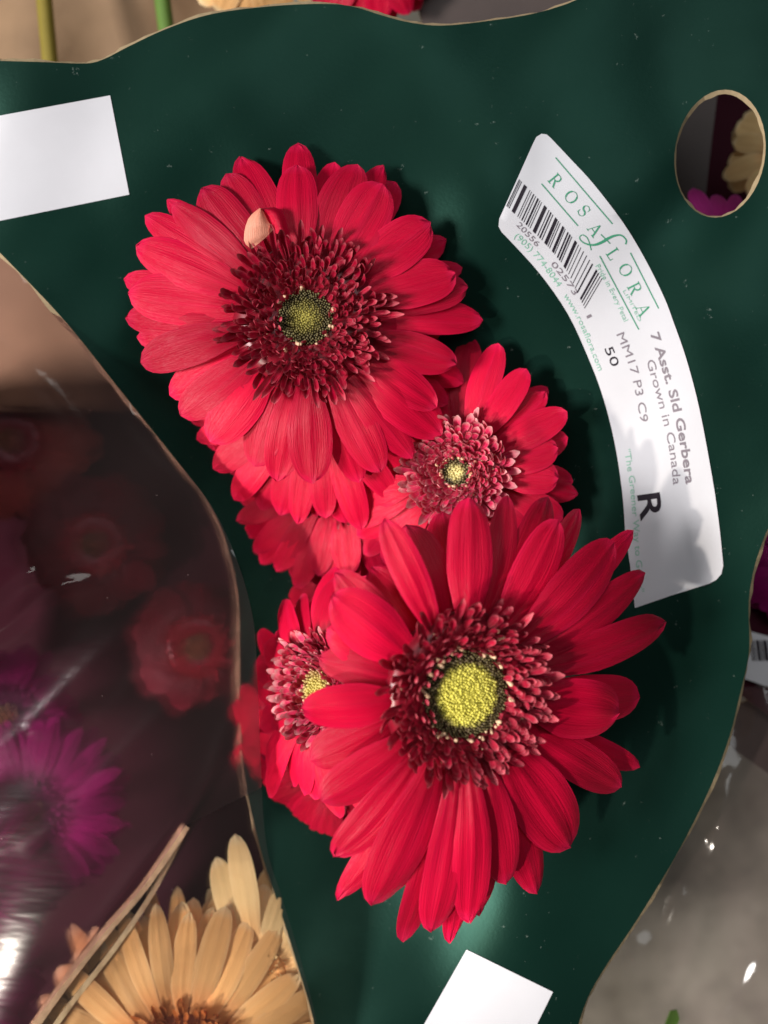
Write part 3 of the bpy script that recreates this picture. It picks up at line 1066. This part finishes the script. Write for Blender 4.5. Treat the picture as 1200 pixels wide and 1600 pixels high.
# ------------------------------------------------------------------ neighbouring bouquets under the film
OG = 'orange and cream gerberas behind the film'
gerbera(285, 1672, -0.021, (0.0, 0.06, 1), 110, 40, 'orange gerbera with brown eye behind the film, bottom corner', OG, ORANGE, [ORANGE_FL], EYE_BROWN, (), (245, 28, 4), n_florets=260, n_buds=80, width=42, seed=91, stem_to=P(150, 1700, -0.4), name='orange_gerbera')
gerbera(405, 1525, -0.030, (-0.1, 0.0, 1), 50, 14, 'pale cream gerbera beside the orange one, against the green card', OG, CREAM, [CREAM], EYE_PALE, [(372, 1302, 0, 40, 0.003), (335, 1340, 1, 44)], (135, 24, 3), n_florets=120, n_buds=40, width=34, seed=95, stem_to=P(300, 1650, -0.4), name='cream_gerbera', floret_parts=False)
PG = 'purple gerberas behind the film'
gerbera(-60, 1385, -0.052, (0.5, 0.1, 1), 60, 20, 'magenta gerbera at the picture edge behind the film, lower of the front pair', PG, PURPLE, [PURPLE_FL], EYE_BROWN, (), (158, 28, 3), n_florets=80, n_buds=60, width=30, seed=101, stem_to=P(-50, 1500, -0.4), name='purple_gerbera', floret_parts=False)
gerbera(50, 1270, -0.075, (0.2, 0.1, 1), 60, 20, 'dim purple gerbera behind the film, beside the kraft edge', PG, PURPLE, [PURPLE_FL], EYE_BROWN, (), (142, 28, 3), n_florets=80, n_buds=60, width=28, seed=103, stem_to=P(0, 1400, -0.4), name='purple_gerbera', floret_parts=False)
gerbera(-70, 1560, -0.045, (0.4, 0.2, 1), 50, 18, 'magenta gerbera in the bottom corner behind the film', PG, PURPLE, [PURPLE_FL], EYE_BROWN, (), (135, 26, 3), n_florets=60, n_buds=60, width=30, seed=105, stem_to=P(-50, 1600, -0.4), name='purple_gerbera', floret_parts=False)
gerbera(10, 1120, -0.088, (0.3, 0.2, 1), 60, 20, 'highest and faintest purple gerbera behind the film', PG, PURPLE, [PURPLE_FL], EYE_BROWN, (), (110, 20, 2), n_florets=60, n_buds=60, width=34, seed=107, stem_to=P(0, 1300, -0.4), name='purple_gerbera', floret_parts=False)
DG = 'dusty red gerberas deep behind the film'
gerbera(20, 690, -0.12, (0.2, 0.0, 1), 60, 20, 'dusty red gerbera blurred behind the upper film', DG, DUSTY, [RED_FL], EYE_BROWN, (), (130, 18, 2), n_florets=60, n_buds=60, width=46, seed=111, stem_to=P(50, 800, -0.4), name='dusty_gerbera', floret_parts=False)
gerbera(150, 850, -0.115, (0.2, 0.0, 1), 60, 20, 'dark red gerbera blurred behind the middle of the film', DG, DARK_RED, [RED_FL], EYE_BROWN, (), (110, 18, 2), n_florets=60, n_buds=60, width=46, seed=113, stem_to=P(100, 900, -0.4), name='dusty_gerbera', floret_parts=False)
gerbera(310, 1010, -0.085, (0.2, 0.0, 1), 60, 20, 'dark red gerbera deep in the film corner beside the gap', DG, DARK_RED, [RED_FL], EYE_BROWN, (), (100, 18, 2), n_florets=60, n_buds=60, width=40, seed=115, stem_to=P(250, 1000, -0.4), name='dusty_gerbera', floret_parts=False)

# the plum sleeve they stand in
neigh = empty('plum_sleeve', P(100, 1100, -0.13))
tag(neigh, 'dark plum sleeve with kraft rim around the purple gerberas', 'sleeve')
ninv = Matrix.Translation(-neigh.location)
o = sheet('back_panel', [(-400, 480), (300, 560), (470, 800), (520, 1200), (560, 1800), (-400, 1900)], lambda x, y: -0.15 + 0.004 * math.sin(x / 60 + y / 90), [PLUM, PLUM], neigh, 0.001, 60)
o.matrix_parent_inverse = ninv


def wall_strip(name, path, z0, z1, thick, mats, parent, inv_, z_end=None):
    """a standing strip of card: path in pixels at its rim, rim height z0, bottom z1; its rim is its own material"""
    pts = smooth_poly(path, 6)
    m = len(pts)
    vs, fs, mi = [], [], []
    for i, p in enumerate(pts):
        zz = z0 if z_end is None else z0 + (z_end - z0) * i / (m - 1)
        q = P(p[0], p[1], zz)
        a, b = Vector(pts[max(0, i - 1)]), Vector(pts[min(m - 1, i + 1)])
        d = (b - a).normalized()
        nn = Vector((-d.y, -d.x, 0)).normalized() * thick
        wob = 0.0004 * math.sin(i * 1.7) + 0.0003 * math.sin(i * 0.6)
        vs += [q + nn * 0.5 + Vector((0, 0, wob)), q - nn * 0.5, Vector((q.x, q.y, z1)) + nn * 0.5, Vector((q.x, q.y, z1)) - nn * 0.5]
    for i in range(m - 1):
        a, b = 4 * i, 4 * i + 4
        fs += [(a, b, b + 1, a + 1), (a, a + 2, b + 2, b), (a + 1, b + 1, b + 3, a + 3)]
        mi += [1, 0, 0]
    me = mesh(name, vs, fs, mats, smooth=False)
    me.polygons.foreach_set('material_index', mi)
    o_ = link(name, me, parent)
    o_.matrix_parent_inverse = inv_
    return o_


wall_strip('kraft_rim_panel', [(20, 1650), (95, 1545), (165, 1455), (225, 1385), (290, 1290)], -0.015, -0.12, 0.0032, [PLUM, KRAFT_PALE], neigh, ninv, -0.030)
wall_strip('kraft_rim_panel', [(45, 1660), (110, 1570), (180, 1480), (235, 1400), (288, 1300)], -0.018, -0.12, 0.0018, [PLUM, KRAFT_PALE], neigh, ninv, -0.032)

wall_strip('shade_panel', [(-620, 470), (-600, 700), (-595, 1000), (-610, 1270)], 0.076, -0.12, 0.0012, [PLUM, KRAFT], neigh, ninv)  # unseen panel, added to shade what lies under the film

# kraft wrapping sheet and stems at the upper left, beyond the card
wrap = sheet('kraft_wrap', [(-400, -300), (420, -300), (420, 120), (160, 460), (260, 640), (-400, 640)], lambda x, y: -0.11 + 0.006 * math.sin(x / 70 + y / 110) + 0.004 * math.sin(x / 31), [KRAFT_DARK, KRAFT_DARK], None, 0.001, 50)
tag(wrap, 'brown kraft wrapping sheet beyond the upper left of the green card', 'wrapping')
for x0, x1, mat, lab_ in ((58, 82, OLIVE, 'olive stem against the brown wrapping near the corner'), (238, 272, STEM, 'bright green stem beside the card edge near the top')):
    s_ = tube('green_stalk', [P(x0 + (x1 - x0) * i / 8, -120 + 260 * i / 8, -0.08) for i in range(9)], 0.0032, mat)
    tag(s_, lab_, 'stem', 'stems above the green card')
gerbera(575, -95, -0.05, (0.0, -0.2, 1), 50, 20, 'red gerbera peeking over the top edge of the green card', RG + ' behind', RED, [RED_FL], EYE_BROWN, (), (120, 18, 2), n_florets=40, n_buds=40, width=46, seed=121, stem_to=P(575, -200, -0.4), name='red_gerbera', floret_parts=False)
gerbera(395, -110, -0.06, (0.0, -0.2, 1), 50, 20, 'peach gerbera peeking over the top edge of the green card', OG + ' at the top', ORANGE, [ORANGE_FL], EYE_BROWN, (), (125, 18, 2), n_florets=40, n_buds=40, width=46, seed=123, stem_to=P(400, -200, -0.4), name='orange_gerbera', floret_parts=False)

# behind the punched hole
back = empty('dark_sleeve', P(1150, 200, -0.13))
tag(back, 'dark plum and grey brown sleeve seen through the punched hole', 'sleeve')
binv = Matrix.Translation(-back.location)
o = sheet('back_panel', [(640, -300), (1500, -300), (1500, 760), (1000, 700), (700, 300)], lambda x, y: -0.125, [PLUM, PLUM], back, 0.001, 90)
o.matrix_parent_inverse = binv
o = sheet('grey_panel', [(600, -200), (1128, -200), (1122, 140), (1112, 220), (1100, 330), (1090, 480), (960, 480), (700, 200)], lambda x, y: -0.070, [GREYBROWN, KRAFT], back, 0.001, 50)
o.matrix_parent_inverse = binv
gerbera(1120, 385, -0.035, (0.0, 0.1, 1), 40, 16, 'hot pink gerbera with petal tips showing in the punched hole', 'flowers behind the punched hole', PINK, [PURPLE_FL], EYE_BROWN, (), (108, 17, 1), n_florets=40, n_buds=40, width=30, seed=131, stem_to=P(1150, 500, -0.4), name='pink_gerbera', floret_parts=False)
gerbera(1235, 235, -0.065, (-0.2, 0.0, 1), 40, 16, 'cream gerbera blurred in the punched hole', 'flowers behind the punched hole', CREAM, [CREAM], EYE_PALE, (), (95, 13, 2), n_florets=40, n_buds=40, width=40, seed=133, stem_to=P(1300, 300, -0.4), name='cream_gerbera', floret_parts=False)

# right edge: another labelled sleeve
rs = empty('film_sleeve', P(1200, 1080, -0.07))
tag(rs, 'clear film sleeve with a barcode label at the picture edge', 'sleeve')
rinv = Matrix.Translation(-rs.location)
def rz(x, y):
    z_ = -0.050 + 0.002 * math.sin(x / 40 + y / 75) + 0.001 * math.sin(x / 17 - y / 60)
    for (ax_, ay_), (bx_, by_), hh, sg in (((1175, 1140), (1030, 1640), 0.0035, 16), ((1230, 1270), (1090, 1300), 0.003, 14), ((1090, 1390), (1000, 1500), 0.0025, 14), ((1200, 1500), (1110, 1640), 0.0025, 14), ((1150, 1200), (1110, 1290), 0.003, 12)):
        dx, dy = bx_ - ax_, by_ - ay_
        ln_ = math.hypot(dx, dy)
        t = ((x - ax_) * dx + (y - ay_) * dy) / ln_ ** 2
        if 0 < t < 1:
            z_ += 0.55 * hh * math.exp(-((((x - ax_) * dy - (y - ay_) * dx) / ln_ + 5 * math.sin(t * 8)) / sg) ** 2) * math.sin(math.pi * t) ** 0.5
    return z_

o = sheet('plum_panel', [(1120, 760), (1400, 700), (1400, 1230), (1205, 1120), (1120, 1060)], lambda x, y: -0.060, [PLUM, KRAFT], rs, 0.0014, 50)
o.matrix_parent_inverse = rinv
o = sheet('label_strip', [(1140, 978), (1260, 1010), (1260, 1095), (1140, 1052)], lambda x, y: -0.056, [PAPER, PAPER], rs, 0, 40)
o.matrix_parent_inverse = rinv
v, f = [], []
for x, wd in ((1172, 2), (1176, 2), (1181, 5), (1188, 2), (1192, 6), (1201, 2), (1206, 5)):
    b0 = len(v)
    for q in ((x, 1000), (x + wd, 1001), (x + wd + 4, 1033), (x + 4, 1032)):
        v.append(P(q[0], q[1], -0.0555))
    f.append((b0 + 3, b0 + 2, b0 + 1, b0))
o = link('barcode', mesh('barcode', v, f, INK, smooth=False), rs)
o.matrix_parent_inverse = rinv
o = sheet('grey_panel', [(1100, 1120), (1180, 1090), (1400, 1200), (1400, 1330), (1210, 1215), (1145, 1170)], lambda x, y: -0.066, [GREYBROWN, KRAFT], rs, 0.0016, 50)
o.matrix_parent_inverse = rinv
FILM2 = film_material('dull_film', 0.07, (0.94, 0.89, 0.85), 0.12, 0.1)
o = sheet('clear_film', [(1050, 1080), (1400, 1060), (1400, 1750), (860, 1750), (860, 1500)], rz, [FILM2], rs, 0, 10)
o.matrix_parent_inverse = rinv
gerbera(1250, 890, -0.045, (-0.2, 0.0, 1), 40, 16, 'purple gerbera at the edge beyond the card, above the barcode strip', 'purple gerberas at the picture edge', PURPLE, [PURPLE_FL], EYE_BROWN, (), (95, 17, 2), n_florets=40, n_buds=40, width=34, seed=141, stem_to=P(1300, 900, -0.4), name='purple_gerbera', floret_parts=False)

scrap = sheet('leaf_scrap', [(1040, 1600), (1048, 1580), (1058, 1578), (1062, 1592), (1054, 1612), (1044, 1618)], lambda x, y: rz(x, y) + 0.002, [STEM, STEM], None, 0.0004, 9)
tag(scrap, 'small green leaf scrap lying on the film near the bottom edge', 'leaf')
